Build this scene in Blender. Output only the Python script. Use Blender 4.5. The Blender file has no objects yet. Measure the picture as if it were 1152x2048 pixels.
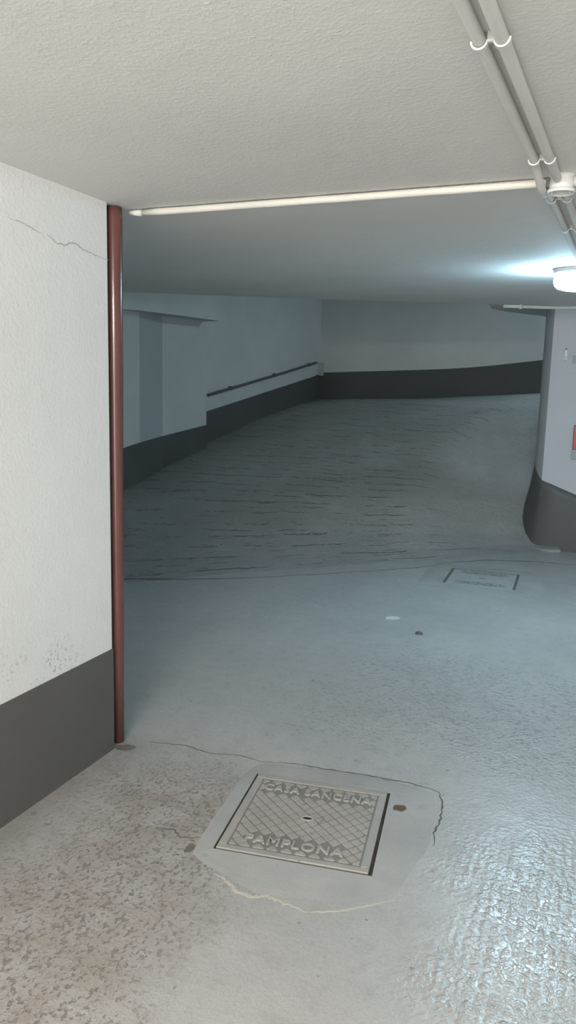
import bpy, bmesh, math, random
from mathutils import Vector, Matrix, noise

random.seed(7)
scene = bpy.context.scene
col = scene.collection
PI = math.pi

# ------------------------------------------------------------------ render look
scene.view_settings.view_transform = 'Standard'
scene.view_settings.look = 'None'
scene.view_settings.exposure = 0.0
scene.view_settings.gamma = 1.0
scene.view_settings.use_curve_mapping = False
scene.cycles.use_denoising = True
scene.cycles.max_bounces = 8
scene.cycles.diffuse_bounces = 5
scene.cycles.sample_clamp_indirect = 4.0
scene.cycles.caustics_reflective = False
scene.cycles.caustics_refractive = False


# ------------------------------------------------------------------ node helpers
class NT:
    def __init__(self, name):
        m = bpy.data.materials.new(name)
        m.use_nodes = True
        self.m = m
        self.t = m.node_tree
        self.t.nodes.clear()
        self.out = self.t.nodes.new('ShaderNodeOutputMaterial')
        self.b = self.t.nodes.new('ShaderNodeBsdfPrincipled')
        self.t.links.new(self.b.outputs[0], self.out.inputs[0])
        tc = self.t.nodes.new('ShaderNodeTexCoord')
        self.P = tc.outputs['Object']
        self._sep = None

    def link(self, a, b):
        self.t.links.new(a, b)

    def put(self, sock, v):
        if hasattr(v, 'links'):
            self.t.links.new(v, sock)
        else:
            sock.default_value = v

    def xyz(self):
        if self._sep is None:
            s = self.t.nodes.new('ShaderNodeSeparateXYZ')
            self.link(self.P, s.inputs[0])
            self._sep = s.outputs
        return self._sep

    def math(self, op, a, b=0.0, c=0.0, clamp=False):
        n = self.t.nodes.new('ShaderNodeMath')
        n.operation = op
        n.use_clamp = clamp
        self.put(n.inputs[0], a)
        self.put(n.inputs[1], b)
        self.put(n.inputs[2], c)
        return n.outputs[0]

    def add(self, a, b): return self.math('ADD', a, b)
    def mul(self, a, b): return self.math('MULTIPLY', a, b)

    def ramp(self, v, lo, hi, a=0.0, b=1.0, smooth=True):
        n = self.t.nodes.new('ShaderNodeMapRange')
        n.interpolation_type = 'SMOOTHSTEP' if smooth else 'LINEAR'
        self.put(n.inputs['Value'], v)
        n.inputs['From Min'].default_value = lo
        n.inputs['From Max'].default_value = hi
        n.inputs['To Min'].default_value = a
        n.inputs['To Max'].default_value = b
        return n.outputs[0]

    def noise(self, scale, detail=3.0, rough=0.55, vec=None, stretch=None, dist=0.0):
        n = self.t.nodes.new('ShaderNodeTexNoise')
        n.inputs['Scale'].default_value = scale
        n.inputs['Detail'].default_value = detail
        n.inputs['Roughness'].default_value = rough
        n.inputs['Distortion'].default_value = dist
        v = vec or self.P
        if stretch:
            mp = self.t.nodes.new('ShaderNodeMapping')
            mp.inputs['Scale'].default_value = stretch
            self.link(v, mp.inputs[0])
            v = mp.outputs[0]
        self.link(v, n.inputs['Vector'])
        return n.outputs['Fac']

    def voro(self, scale, feature='F1', stretch=None, rnd=1.0):
        n = self.t.nodes.new('ShaderNodeTexVoronoi')
        n.feature = feature
        n.inputs['Scale'].default_value = scale
        n.inputs['Randomness'].default_value = rnd
        v = self.P
        if stretch:
            mp = self.t.nodes.new('ShaderNodeMapping')
            mp.inputs['Scale'].default_value = stretch
            self.link(v, mp.inputs[0])
            v = mp.outputs[0]
        self.link(v, n.inputs['Vector'])
        return n.outputs[0]

    def mix(self, f, a, b):
        n = self.t.nodes.new('ShaderNodeMix')
        n.data_type = 'RGBA'
        self.put(n.inputs[0], f)
        for i, c in ((6, a), (7, b)):
            if hasattr(c, 'links'):
                self.link(c, n.inputs[i])
            else:
                n.inputs[i].default_value = (*c, 1.0)
        return n.outputs[2]

    def bump(self, h, strength=0.5, dist=0.01, normal=None):
        n = self.t.nodes.new('ShaderNodeBump')
        n.inputs['Strength'].default_value = strength
        n.inputs['Distance'].default_value = dist
        self.put(n.inputs['Height'], h)
        if normal:
            self.link(normal, n.inputs['Normal'])
        return n.outputs[0]

    def finish(self, color, rough=0.6, normal=None, spec=0.5, metal=0.0):
        if hasattr(color, 'links'):
            self.link(color, self.b.inputs['Base Color'])
        else:
            self.b.inputs['Base Color'].default_value = (*color, 1.0)
        self.put(self.b.inputs['Roughness'], rough)
        self.put(self.b.inputs['Specular IOR Level'], spec)
        self.b.inputs['Metallic'].default_value = metal
        if normal is not None:
            self.link(normal, self.b.inputs['Normal'])
        return self.m


def paint(name, c, rough=0.6, var=0.06, bump=0.25, scale=90.0, spec=0.3, grain=0.004, blotch=1.3):
    n = NT(name)
    big = n.noise(blotch, 3)
    fine = n.noise(scale, 4, 0.6)
    dark = tuple(x * (1 - var) for x in c)
    colr = n.mix(n.ramp(big, 0.3, 0.7), dark, c)
    h = n.add(n.ramp(fine, 0.45, 0.75), n.mul(n.noise(14.0, 3), 0.8))
    return n.finish(colr, rough, n.bump(h, bump, grain), spec)


# ------------------------------------------------------------------ materials
M = {}
def ceiling_mat():
    n = NT('ceiling_plaster')
    c = n.mix(n.ramp(n.noise(0.9, 4, 0.6), 0.35, 0.65), (0.725, 0.715, 0.688), (0.77, 0.76, 0.732))
    fine = n.noise(70.0, 4, 0.6)
    nibs = n.mul(n.ramp(n.noise(55.0, 2, 0.5), 0.66, 0.76), n.ramp(n.noise(3.0, 3), 0.45, 0.6))
    h = n.add(n.mul(n.ramp(fine, 0.4, 0.75), 0.5), n.add(n.mul(nibs, 1.6), n.mul(n.noise(9.0, 3), 1.4)))
    return n.finish(c, 0.8, n.bump(h, 0.22, 0.004), 0.2)


M['ceiling'] = ceiling_mat()
M['dado'] = paint('dado_paint', (0.105, 0.102, 0.097), 0.55, 0.10, 0.2, 60.0, 0.35, 0.003)
M['pillar'] = paint('pillar_paint', (0.50, 0.505, 0.52), 0.7, 0.06, 0.3, 70.0, 0.25, 0.003)
M['ramp_wall'] = paint('ramp_wall_paint', (0.635, 0.635, 0.625), 0.75, 0.07, 0.3, 60.0, 0.25, 0.003)
M['facet'] = paint('grey_facet_tone', (0.47, 0.475, 0.475), 0.75, 0.06, 0.3, 60.0, 0.25, 0.003)
M['pipe'] = paint('painted_pipe', (0.72, 0.71, 0.68), 0.75, 0.05, 0.12, 60.0, 0.2, 0.002)
M['trim'] = paint('cream_conduit', (0.69, 0.67, 0.61), 0.5, 0.05, 0.15, 50.0, 0.4, 0.002, 6.0)
M['white'] = paint('white_plastic', (0.72, 0.72, 0.70), 0.4, 0.04, 0.08, 40.0, 0.5, 0.001)
M['caulk'] = paint('grey_caulk', (0.30, 0.295, 0.28), 0.8, 0.15, 0.3, 60.0, 0.2, 0.002, 9.0)
M['red_panel'] = paint('red_panel', (0.36, 0.035, 0.030), 0.4, 0.05, 0.05, 40.0, 0.5, 0.001)
M['grey_panel'] = paint('grey_panel', (0.33, 0.33, 0.335), 0.5, 0.05, 0.05, 40.0, 0.4, 0.001)
M['rail'] = paint('dark_rail', (0.11, 0.115, 0.115), 0.5, 0.08, 0.1, 40.0, 0.4, 0.001)
M['cavity'] = paint('shade_toned_cavity', (0.20, 0.197, 0.188), 0.8, 0.1, 0.2, 60.0, 0.2, 0.002, 20.0)  # darker colour paints in the shade inside the open junction box
M['gap'] = paint('dirt_gap', (0.060, 0.053, 0.043), 0.95, 0.3, 0.4, 120.0, 0.1, 0.003, 20.0)
M['crack_dark'] = paint('crack_dirt', (0.17, 0.16, 0.14), 0.95, 0.2, 0.2, 120.0, 0.1, 0.002, 20.0)
M['crack_pale'] = paint('crack_pale_mortar', (0.52, 0.49, 0.41), 0.9, 0.1, 0.3, 120.0, 0.15, 0.003, 20.0)
M['crack_wall'] = paint('crack_in_plaster', (0.46, 0.455, 0.44), 0.95, 0.1, 0.1, 120.0, 0.1, 0.001, 20.0)
M['rust_chip'] = paint('rust_chip', (0.135, 0.112, 0.08), 0.85, 0.2, 0.3, 90.0, 0.2, 0.003, 30.0)
M['paper'] = paint('pale_flake', (0.55, 0.56, 0.55), 0.8, 0.05, 0.2, 90.0, 0.2, 0.002)
M['pebble'] = paint('dark_pebble', (0.10, 0.10, 0.10), 0.7, 0.2, 0.3, 90.0, 0.3, 0.003)


def left_wall_mat():
    n = NT('left_wall_plaster')
    y, z = n.xyz()[1], n.xyz()[2]
    big = n.noise(1.1, 3)
    c = n.mix(n.ramp(big, 0.3, 0.7), (0.695, 0.70, 0.69), (0.735, 0.74, 0.73))
    # flaked, dirty specks in a band just above the dark dado
    sp = n.noise(70.0, 4, 0.7)
    patch = n.noise(5.0, 2)
    low = n.ramp(z, 0.43, 0.66, 1.0, 0.0)
    near = n.ramp(y, 2.40, 2.05, 0.0, 1.0)
    mask = n.mul(n.mul(n.ramp(sp, 0.56, 0.61), n.ramp(patch, 0.42, 0.52)), n.mul(low, near))
    c = n.mix(mask, c, (0.20, 0.19, 0.175))
    h = n.add(n.ramp(n.noise(80.0, 4, 0.6), 0.4, 0.8), n.mul(n.noise(12.0, 3), 1.1))
    h = n.add(h, n.mul(mask, -1.0))
    return n.finish(c, 0.75, n.bump(h, 0.26, 0.004), 0.25)


M['left_wall'] = left_wall_mat()


def pole_mat():
    n = NT('oxide_red_enamel')
    z = n.xyz()[2]
    c = n.mix(n.ramp(n.noise(3.0, 3), 0.3, 0.7), (0.118, 0.050, 0.044), (0.138, 0.058, 0.051))
    h = n.noise(26.0, 3, stretch=(1, 1, 0.25))
    return n.finish(c, 0.2, n.bump(h, 0.08, 0.003), 0.4)


M['pole'] = pole_mat()


def floor_mat():
    n = NT('cast_concrete_floor')
    x, y, z = n.xyz()
    big = n.noise(0.9, 4, 0.6)
    mid = n.noise(5.0, 4, 0.6)
    grain = n.noise(170.0, 4, 0.65)
    blot = n.noise(38.0, 4, 0.6)
    # zones of wear
    wob = n.mul(n.add(n.noise(2.2, 3), -0.5), 0.7)
    xl = n.add(x, wob)
    yl = n.add(y, wob)
    dirt = n.mul(n.ramp(xl, -0.75, -1.15), n.ramp(yl, 2.75, 2.3))
    dirt = n.mul(dirt, n.ramp(xl, -1.85, -1.40, 0.30, 1.0))
    ribs = n.mul(n.ramp(xl, -0.50, -0.15), n.ramp(yl, 3.1, 2.2))
    pit_zone = n.mul(n.mul(n.ramp(xl, -1.55, -1.05), n.ramp(yl, 2.85, 3.2)), n.ramp(yl, 4.6, 4.1))
    # base tone
    c = n.mix(n.ramp(big, 0.3, 0.7), (0.37, 0.368, 0.359), (0.44, 0.436, 0.422))
    c = n.mix(n.mul(n.ramp(mid, 0.45, 0.75), 0.35), c, (0.47, 0.465, 0.45))
    c = n.mix(n.mul(dirt, n.ramp(n.noise(7.0, 4, 0.6), 0.35, 0.65, 0.45, 1.0)), c, (0.285, 0.252, 0.220))
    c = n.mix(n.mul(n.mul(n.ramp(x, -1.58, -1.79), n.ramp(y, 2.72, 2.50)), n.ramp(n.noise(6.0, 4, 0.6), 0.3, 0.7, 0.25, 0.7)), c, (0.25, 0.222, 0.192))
    # dirt sitting in the pits
    pits = n.ramp(n.noise(58.0, 4, 0.62, stretch=(1.25, 0.85, 1)), 0.545, 0.60)
    c = n.mix(n.mul(n.mul(pits, dirt), 0.80), c, (0.155, 0.135, 0.113))
    pits2 = n.ramp(n.noise(62.0, 4, 0.65, stretch=(0.8, 1.2, 1)), 0.575, 0.63)
    c = n.mix(n.mul(n.mul(pits2, pit_zone), 0.45), c, (0.150, 0.148, 0.140))
    c = n.mix(n.mul(n.ramp(n.noise(15.0, 5, 0.7), 0.5, 0.68), 0.30), c, (0.25, 0.245, 0.23))
    c = n.mix(n.ramp(grain, 0.42, 0.62, 0.0, 0.22), c, (0.21, 0.205, 0.195))
    specks = n.ramp(n.noise(23.0, 2, 0.5), 0.71, 0.75)
    c = n.mix(n.mul(specks, 0.6), c, (0.14, 0.13, 0.115))
    # tamped grooves run along the lane
    wavep = n.add(n.mul(x, 2 * PI / 0.030), n.mul(n.noise(6.0, 4), 5.0))
    rib = n.mul(n.add(n.math('SINE', wavep), 1.0), 0.5)
    brk = n.ramp(n.noise(50.0, 2, 0.5, stretch=(0.7, 1.0, 1)), 0.40, 0.60)
    ribh = n.mul(n.mul(rib, brk), n.add(n.mul(ribs, 1.0), n.mul(dirt, 0.35)))
    rough_zone = n.add(n.add(n.mul(ribs, 0.6), n.mul(dirt, 0.6)), n.add(n.mul(pit_zone, 0.5), 0.28))
    lumps = n.mul(n.ramp(n.noise(62.0, 2, 0.5), 0.40, 0.68), rough_zone)
    h = n.add(n.mul(ribh, 0.42), n.add(n.mul(lumps, 0.42), n.mul(grain, n.add(0.20, n.mul(ribs, -0.15)))))
    h = n.add(h, n.mul(n.mul(pits, dirt), -0.55))
    h = n.add(h, n.mul(n.mul(pits2, pit_zone), -0.8))
    h = n.add(h, n.mul(n.noise(9.0, 3), 0.8))
    rough = n.add(n.ramp(n.noise(12.0, 3), 0.3, 0.7, 0.36, 0.46), n.mul(dirt, 0.24))
    rough = n.add(rough, n.mul(ribs, -0.11))
    return n.finish(c, rough, n.bump(h, 0.8, 0.0033), 0.8)


M['floor'] = floor_mat()

CU, CV = 0.2, 8.4          # the axis the ramp winds around
PHI0 = -46.0


def ramp_mat():
    n = NT('grooved_ramp_concrete')
    x, y, z = n.xyz()
    dx = n.mul(n.add(x, -CU), -1.0)
    dy = n.add(y, -CV)
    ang = n.math('ARCTAN2', dy, dx)
    rad = n.math('SQRT', n.add(n.mul(dx, dx), n.mul(dy, dy)))
    big = n.noise(0.8, 4, 0.6)
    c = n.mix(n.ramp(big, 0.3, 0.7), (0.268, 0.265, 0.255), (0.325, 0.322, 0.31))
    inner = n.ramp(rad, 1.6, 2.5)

    def lines(freq, nscale, warp, lo, hi, bscale, blo, bhi):
        ph = n.add(n.mul(ang, freq), n.mul(n.noise(nscale, 5, 0.65), warp))
        s = n.mul(n.add(n.math('SINE', ph), 1.0), 0.5)
        k = n.mul(n.ramp(s, lo, hi), n.ramp(n.noise(bscale, 5, 0.7), blo, bhi))
        return n.mul(k, inner)
    l1 = lines(96.0, 1.3, 9.0, 0.90, 0.99, 2.6, 0.48, 0.60)
    l2 = lines(173.0, 2.1, 12.0, 0.88, 0.99, 4.1, 0.50, 0.62)
    line = n.math('MAXIMUM', l1, n.mul(l2, 0.75))
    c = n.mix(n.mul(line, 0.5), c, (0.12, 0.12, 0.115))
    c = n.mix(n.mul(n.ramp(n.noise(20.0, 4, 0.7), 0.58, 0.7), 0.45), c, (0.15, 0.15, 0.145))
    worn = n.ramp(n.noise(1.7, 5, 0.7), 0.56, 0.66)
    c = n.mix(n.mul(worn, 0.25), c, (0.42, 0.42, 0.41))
    h = n.add(n.mul(line, -1.3), n.mul(n.noise(24.0, 4, 0.6), 0.6))
    h = n.add(h, n.mul(n.noise(5.0, 4, 0.6), 1.2))
    return n.finish(c, 0.6, n.bump(h, 0.8, 0.012), 0.35)


M['ramp'] = ramp_mat()


def patch_mat():
    n = NT('trowelled_mortar')
    c = n.mix(n.ramp(n.noise(3.0, 4, 0.6), 0.3, 0.7), (0.325, 0.324, 0.315), (0.39, 0.387, 0.372))
    c = n.mix(n.mul(n.ramp(n.noise(16.0, 4, 0.7), 0.60, 0.72), 0.4), c, (0.20, 0.195, 0.18))
    h = n.add(n.mul(n.noise(10.0, 3), 0.8), n.mul(n.noise(120.0, 4, 0.6), 0.3))
    return n.finish(c, n.ramp(n.noise(9.0, 3), 0.3, 0.7, 0.42, 0.55), n.bump(h, 0.5, 0.006), 0.5)


M['patch'] = patch_mat()


def iron_mat(name, c1, c2, rough=0.5):
    n = NT(name)
    c = n.mix(n.ramp(n.noise(9.0, 4, 0.6), 0.3, 0.7), c1, c2)
    c = n.mix(n.mul(n.ramp(n.noise(30.0, 3, 0.6), 0.62, 0.72), 0.5), c, (0.14, 0.12, 0.10))
    h = n.noise(160.0, 3, 0.6)
    return n.finish(c, rough, n.bump(h, 0.25, 0.002), 0.5, 0.1)


M['iron'] = iron_mat('dusty_cast_iron', (0.20, 0.19, 0.172), (0.24, 0.228, 0.208))
M['iron_rib'] = iron_mat('worn_cast_iron', (0.34, 0.328, 0.304), (0.39, 0.376, 0.35), 0.42)


def worn_cover_mat():
    n = NT('worn_flat_cover')
    x, y, z = n.xyz()
    c = n.mix(n.ramp(n.noise(9.0, 4, 0.6), 0.3, 0.7), (0.36, 0.362, 0.358), (0.41, 0.41, 0.40))
    # dirt packed into two worn rows near the far and near rims
    row1 = n.mul(n.ramp(y, 0.12, 0.16), n.ramp(y, 0.245, 0.21))
    row2 = n.mul(n.ramp(y, -0.245, -0.21), n.ramp(y, -0.12, -0.16))
    sp = n.ramp(n.noise(40.0, 3, 0.6), 0.47, 0.56)
    m = n.mul(sp, n.mul(n.add(row1, row2), n.mul(n.ramp(x, -0.22, -0.15), n.ramp(x, 0.22, 0.15))))
    c = n.mix(n.mul(m, 0.8), c, (0.085, 0.08, 0.068))
    h = n.add(n.mul(n.noise(60.0, 3), 0.6), n.mul(m, -1.0))
    return n.finish(c, 0.5, n.bump(h, 0.5, 0.003), 0.5)


M['worn_cover'] = worn_cover_mat()


def emit_mat(name, c, s):
    n = NT(name)
    n.b.inputs['Emission Color'].default_value = (*c, 1)
    n.b.inputs['Emission Strength'].default_value = s
    return n.finish((0.85, 0.87, 0.88), 0.4)


LAMP_STRENGTH = 175.0
TUBE_STRENGTH = 590.0
M['lamp'] = emit_mat('lit_opal_diffuser', (0.50, 0.81, 1.0), LAMP_STRENGTH)
M['lamp_strong'] = emit_mat('lit_strong_diffuser', (0.60, 0.88, 1.0), LAMP_STRENGTH * 1.7)


# ------------------------------------------------------------------ mesh helpers
def obj(name, bm, mat, parent=None, smooth=False):
    me = bpy.data.meshes.new(name)
    bmesh.ops.recalc_face_normals(bm, faces=bm.faces[:])
    bm.to_mesh(me)
    bm.free()
    o = bpy.data.objects.new(name, me)
    me.materials.append(mat)
    if smooth:
        for p in me.polygons:
            p.use_smooth = True
    col.objects.link(o)
    if parent is not None:
        o.parent = parent
    return o


def tag(o, label, cat, group=None, kind=None):
    o['label'] = label
    o['category'] = cat
    if group:
        o['group'] = group
    if kind:
        o['kind'] = kind
    return o


def struct(name, bm, mat, label, cat, parent=None, smooth=False):
    o = obj(name, bm, mat, parent, smooth)
    if parent is None:
        tag(o, label, cat, kind='structure')
    return o


def empty(name, loc, rz=0.0):
    o = bpy.data.objects.new(name, None)
    o.empty_display_size = 0.05
    o.location = loc
    o.rotation_euler = (0, 0, rz)
    col.objects.link(o)
    return o


def new(): return bmesh.new()


def add_box(bm, x0, x1, y0, y1, z0, z1):
    vs = [bm.verts.new((x, y, z)) for z in (z0, z1) for (x, y) in ((x0, y0), (x1, y0), (x1, y1), (x0, y1))]
    for f in ((0, 3, 2, 1), (4, 5, 6, 7), (0, 1, 5, 4), (1, 2, 6, 5), (2, 3, 7, 6), (3, 0, 4, 7)):
        bm.faces.new([vs[i] for i in f])
    return vs


def bevel(bm, w, seg=2):
    bmesh.ops.bevel(bm, geom=bm.edges[:], offset=w, segments=seg, profile=0.5, affect='EDGES')


def add_prism(bm, pts_lo, pts_hi):
    """closed prism between two matching 3D outlines"""
    a = [bm.verts.new(p) for p in pts_lo]
    b = [bm.verts.new(p) for p in pts_hi]
    bm.faces.new(a[::-1])
    bm.faces.new(b)
    k = len(a)
    for i in range(k):
        j = (i + 1) % k
        bm.faces.new((a[i], a[j], b[j], b[i]))


def add_tube(bm, pts, r, seg=14, caps=True, round_end=False):
    pts = [Vector(p) for p in pts]
    rs = r if isinstance(r, (list, tuple)) else [r] * len(pts)
    if round_end:
        d = (pts[-1] - pts[-2]).normalized()
        p, rr = pts[-1], rs[-1]
        rs = list(rs)
        for k in range(1, 6):
            a = k / 5 * PI / 2 * 0.97
            pts.append(p + d * rr * math.sin(a))
            rs.append(rr * math.cos(a))
    rings = []
    up = None
    for i, p in enumerate(pts):
        d = (pts[min(i + 1, len(pts) - 1)] - pts[max(i - 1, 0)]).normalized()
        if up is None:
            up = Vector((0, 0, 1)) if abs(d.z) < 0.9 else Vector((1, 0, 0))
        s = d.cross(up).normalized()
        u = s.cross(d).normalized()
        rings.append([bm.verts.new(p + (s * math.cos(2 * PI * k / seg) + u * math.sin(2 * PI * k / seg)) * rs[i]) for k in range(seg)])
    for a, b in zip(rings, rings[1:]):
        for k in range(seg):
            j = (k + 1) % seg
            bm.faces.new((a[k], a[j], b[j], b[k]))
    if caps:
        bm.faces.new(rings[0][::-1])
        bm.faces.new(rings[-1])


def add_lathe(bm, prof, seg=40, cx=0.0, cy=0.0):
    """prof: list of (r, z); r == 0 makes a pole"""
    rings = []
    for r, z in prof:
        if r <= 1e-6:
            rings.append([bm.verts.new((cx, cy, z))])
        else:
            rings.append([bm.verts.new((cx + r * math.cos(2 * PI * k / seg), cy + r * math.sin(2 * PI * k / seg), z)) for k in range(seg)])
    for a, b in zip(rings, rings[1:]):
        for k in range(seg):
            j = (k + 1) % seg
            if len(a) == 1 and len(b) == 1:
                continue
            if len(a) == 1:
                bm.faces.new((a[0], b[j], b[k]))
            elif len(b) == 1:
                bm.faces.new((a[k], a[j], b[0]))
            else:
                bm.faces.new((a[k], a[j], b[j], b[k]))


def add_ribbon(bm, pts, w, nrm, t=0.0012, jitter=0.35, sub=6, wob=0.004):
    """a thin irregular strip (crack, seam) following pts on a plane with normal nrm"""
    nrm = Vector(nrm)
    P = []
    for a, b in zip(pts, pts[1:]):
        a, b = Vector(a), Vector(b)
        for k in range(sub):
            P.append(a.lerp(b, k / sub))
    P.append(Vector(pts[-1]))
    n = len(P)
    L, Rr = [], []
    for i, p in enumerate(P):
        d = (P[min(i + 1, n - 1)] - P[max(i - 1, 0)]).normalized()
        s = d.cross(nrm).normalized()
        q = p + s * random.uniform(-wob, wob)
        fade = min(1.0, 0.25 + 3.0 * min(i, n - 1 - i) / n)
        ww = w * fade * (1 + random.uniform(-jitter, jitter)) / 2
        L.append(q + s * ww + nrm * t)
        Rr.append(q - s * ww + nrm * t)
    for i in range(n - 1):
        # a low triangular section so that the strip has some body
        m0 = (L[i] + Rr[i]) / 2
        vs = [bm.verts.new(v) for v in (L[i], Rr[i], Rr[i + 1], L[i + 1])]
        lo = [bm.verts.new(v - nrm * (t + 0.0006)) for v in (L[i], Rr[i], Rr[i + 1], L[i + 1])]
        bm.faces.new(vs)
        bm.faces.new((vs[0], vs[3], lo[3], lo[0]))
        bm.faces.new((vs[2], vs[1], lo[1], lo[2]))
    bmesh.ops.remove_doubles(bm, verts=bm.verts[:], dist=1e-6)


def interp(tab, x):
    if x <= tab[0][0]:
        return tab[0][1]
    for (a, p), (b, q) in zip(tab, tab[1:]):
        if x <= b:
            return p + (q - p) * (x - a) / (b - a)
    return tab[-1][1]


# ------------------------------------------------------------------ layout (metres; the lane runs along +Y, eye at the origin, 1.5 m up)
WALL_X = -1.805            # face of the near left wall
WALL_END = 2.512
CEIL = 2.162
TRIM_Y = 2.63              # where the ceiling starts to rise
SLOPE = 0.0285
RIGHT_X = 3.0
BACK_Y = -4.6


def ceil_z(y):
    return CEIL + max(0.0, y - TRIM_Y) * SLOPE


RISE = [(0, 0.0), (3, 0.009), (7, 0.038), (14, 0.13), (28.7, 0.396), (50, 0.70), (54, 0.745), (72, 1.04), (90, 1.311),
        (101, 1.37), (119, 1.51), (140, 1.80), (165, 2.10)]


def ramp_z(u, v):
    a = math.degrees(math.atan2(v - CV, -(u - CU)))
    r = math.hypot(u - CU, v - CV)
    d = a - PHI0
    damp = 0.70 + 0.30 * max(0.0, min(1.0, (r - 0.9) / 1.2))
    return interp(RISE, d * damp)


# ------------------------------------------------------------------ floor
bm = new()
x0, x1, y0, y1 = -4.95, RIGHT_X, BACK_Y - 3.0, 8.6
nx, ny = 80, 150
grid = [[bm.verts.new((x0 + (x1 - x0) * i / nx, y0 + (y1 - y0) * j / ny, 0)) for i in range(nx + 1)] for j in range(ny + 1)]
for row in grid:
    for v in row:
        fade = 1.0
        for (px_, py_, pr_) in ((-0.85, 2.33, 0.62), (-0.87, 6.27, 0.75)):
            dd = math.hypot(v.co.x - px_, v.co.y - py_)
            fade = min(fade, max(0.0, min(1.0, (dd - pr_) / 0.5)))
        v.co.z = -0.004 + 0.004 * fade * noise.noise(Vector((v.co.x * 0.9, v.co.y * 0.9, 3.1)))
for j in range(ny):
    for i in range(nx):
        bm.faces.new((grid[j][i], grid[j][i + 1], grid[j + 1][i + 1], grid[j + 1][i]))
floor = struct('floor', bm, M['floor'], 'grey rough concrete floor of the level garage lane', 'floor', smooth=True)

# walls of the wide turning bay: plan outline, left side going up then across the back
BACK = [(-4.98, 13.3), (-3.5, 13.2), (-2.2, 12.95), (-1.0, 12.5), (0.5, 11.8), (2.0, 10.8), (3.4, 9.4)]


def smooth_line(P, sub=6):
    out = []
    for i in range(len(P) - 1):
        p0, p1, p2, p3 = P[max(i - 1, 0)], P[i], P[i + 1], P[min(i + 2, len(P) - 1)]
        for k in range(sub):
            t = k / sub
            out.append(tuple(0.5 * (2 * b + (c - a) * t + (2 * a - 5 * b + 4 * c - d) * t * t + (3 * b - a - 3 * c + d) * t ** 3)
                             for a, b, c, d in zip(p0, p1, p2, p3)))
    out.append(P[-1])
    return out


BACK = smooth_line(BACK)
OUT = [(-4.72, 2.4), (-4.72, 7.106), (-4.80, 7.69), (-4.80, 8.735), (-4.98, 8.735)] + BACK


def r_max(a):
    d = Vector((-math.cos(a), math.sin(a)))
    best = 9.0
    for (ax, ay), (bx, by) in zip(OUT, OUT[1:]):
        ex, ey = bx - ax, by - ay
        den = d.x * ey - d.y * ex
        if abs(den) < 1e-9:
            continue
        t = ((ax - CU) * ey - (ay - CV) * ex) / den
        s = ((ax - CU) * d.y - (ay - CV) * d.x) / den
        if t > 0 and -0.001 <= s <= 1.001:
            best = min(best, t)
    return best


# ------------------------------------------------------------------ ramp surface
bm = new()
na, nr = 150, 40
rows = []
for i in range(na + 1):
    a = math.radians(PHI0 + (165 * (i / na) ** 1.15))
    rm = r_max(a) + 0.02
    row = []
    for j in range(nr + 1):
        r = 0.62 + (rm - 0.62) * j / nr
        u, v = CU - r * math.cos(a), CV + r * math.sin(a)
        z = ramp_z(u, v) + 0.012 * min(1.0, i / 22) * noise.noise(Vector((u * 1.3, v * 1.3, 0.4)))
        if i < 5:
            z += -0.010 * (1 - i / 5)
        row.append(bm.verts.new((u, v, z)))
    rows.append(row)
for i in range(na):
    for j in range(nr):
        bm.faces.new((rows[i][j], rows[i][j + 1], rows[i + 1][j + 1], rows[i + 1][j]))
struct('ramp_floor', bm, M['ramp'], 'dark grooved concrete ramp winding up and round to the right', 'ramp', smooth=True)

# ------------------------------------------------------------------ walls
bm = new()
add_box(bm, WALL_X - 0.25, WALL_X, BACK_Y, WALL_END, -0.05, CEIL + 0.02)
bevel(bm, 0.008, 2)
wall_left = struct('wall_left', bm, M['left_wall'], 'near white plastered wall on the left with a thin crack', 'wall')

bm = new()
add_box(bm, -5.2, WALL_X - 0.10, WALL_END - 0.2, WALL_END - 0.004, -0.05, 2.4)
struct('wall_return', bm, M['left_wall'], 'white wall turning left behind the red corner pole', 'wall')

bm = new()
add_box(bm, RIGHT_X, RIGHT_X + 0.2, BACK_Y, 8.0, -0.05, 2.6)
struct('wall_right', bm, M['left_wall'], 'white wall along the right side of the lane', 'wall')

# end wall behind, with the open vehicle doorway the daylight comes through
bm = new()
DX0, DX1, DH = -1.55, 2.2, 2.08
add_box(bm, -2.05, DX0, BACK_Y - 0.2, BACK_Y, -0.05, 2.4)
add_box(bm, DX1, RIGHT_X + 0.2, BACK_Y - 0.2, BACK_Y, -0.05, 2.4)
add_box(bm, DX0, DX1, BACK_Y - 0.2, BACK_Y, DH, 2.4)
struct('wall_front', bm, M['left_wall'], 'white end wall with the open vehicle doorway', 'wall')

# left and back walls of the turning bay, stepped in plan
bm = new()
H_TOP = 4.25
seq = [(-4.72, 2.4), (-4.72, 7.106), (-4.80, 7.69), (-4.80, 8.735), (-4.98, 8.735), (-4.98, 13.3)]
lo = [(x, y, -0.05) for x, y in seq] + [(-5.25, 13.3, -0.05), (-5.25, 2.4, -0.05)]
hi = [(x, y, H_TOP) for x, y, _ in lo]
add_prism(bm, lo, hi)
wl = struct('wall_ramp_side', bm, M['ramp_wall'], 'white wall on the left side of the ramp, stepped halfway along', 'wall')
wl.data.materials.append(M['facet'])  # the angled facet gets a greyer tone than the wall around it
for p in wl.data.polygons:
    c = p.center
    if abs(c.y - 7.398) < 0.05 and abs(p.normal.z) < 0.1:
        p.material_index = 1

bm = new()
bseq = [(-5.25, 13.32)] + BACK
blo = [(x, y, -0.05) for x, y in bseq] + [(x + 0.12, y + 0.3, -0.05) for x, y in bseq[::-1]]
add_prism(bm, blo, [(x, y, H_TOP) for x, y, _ in blo])
struct('wall_back', bm, M['ramp_wall'], 'white back wall curving round the top of the ramp', 'wall')

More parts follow.
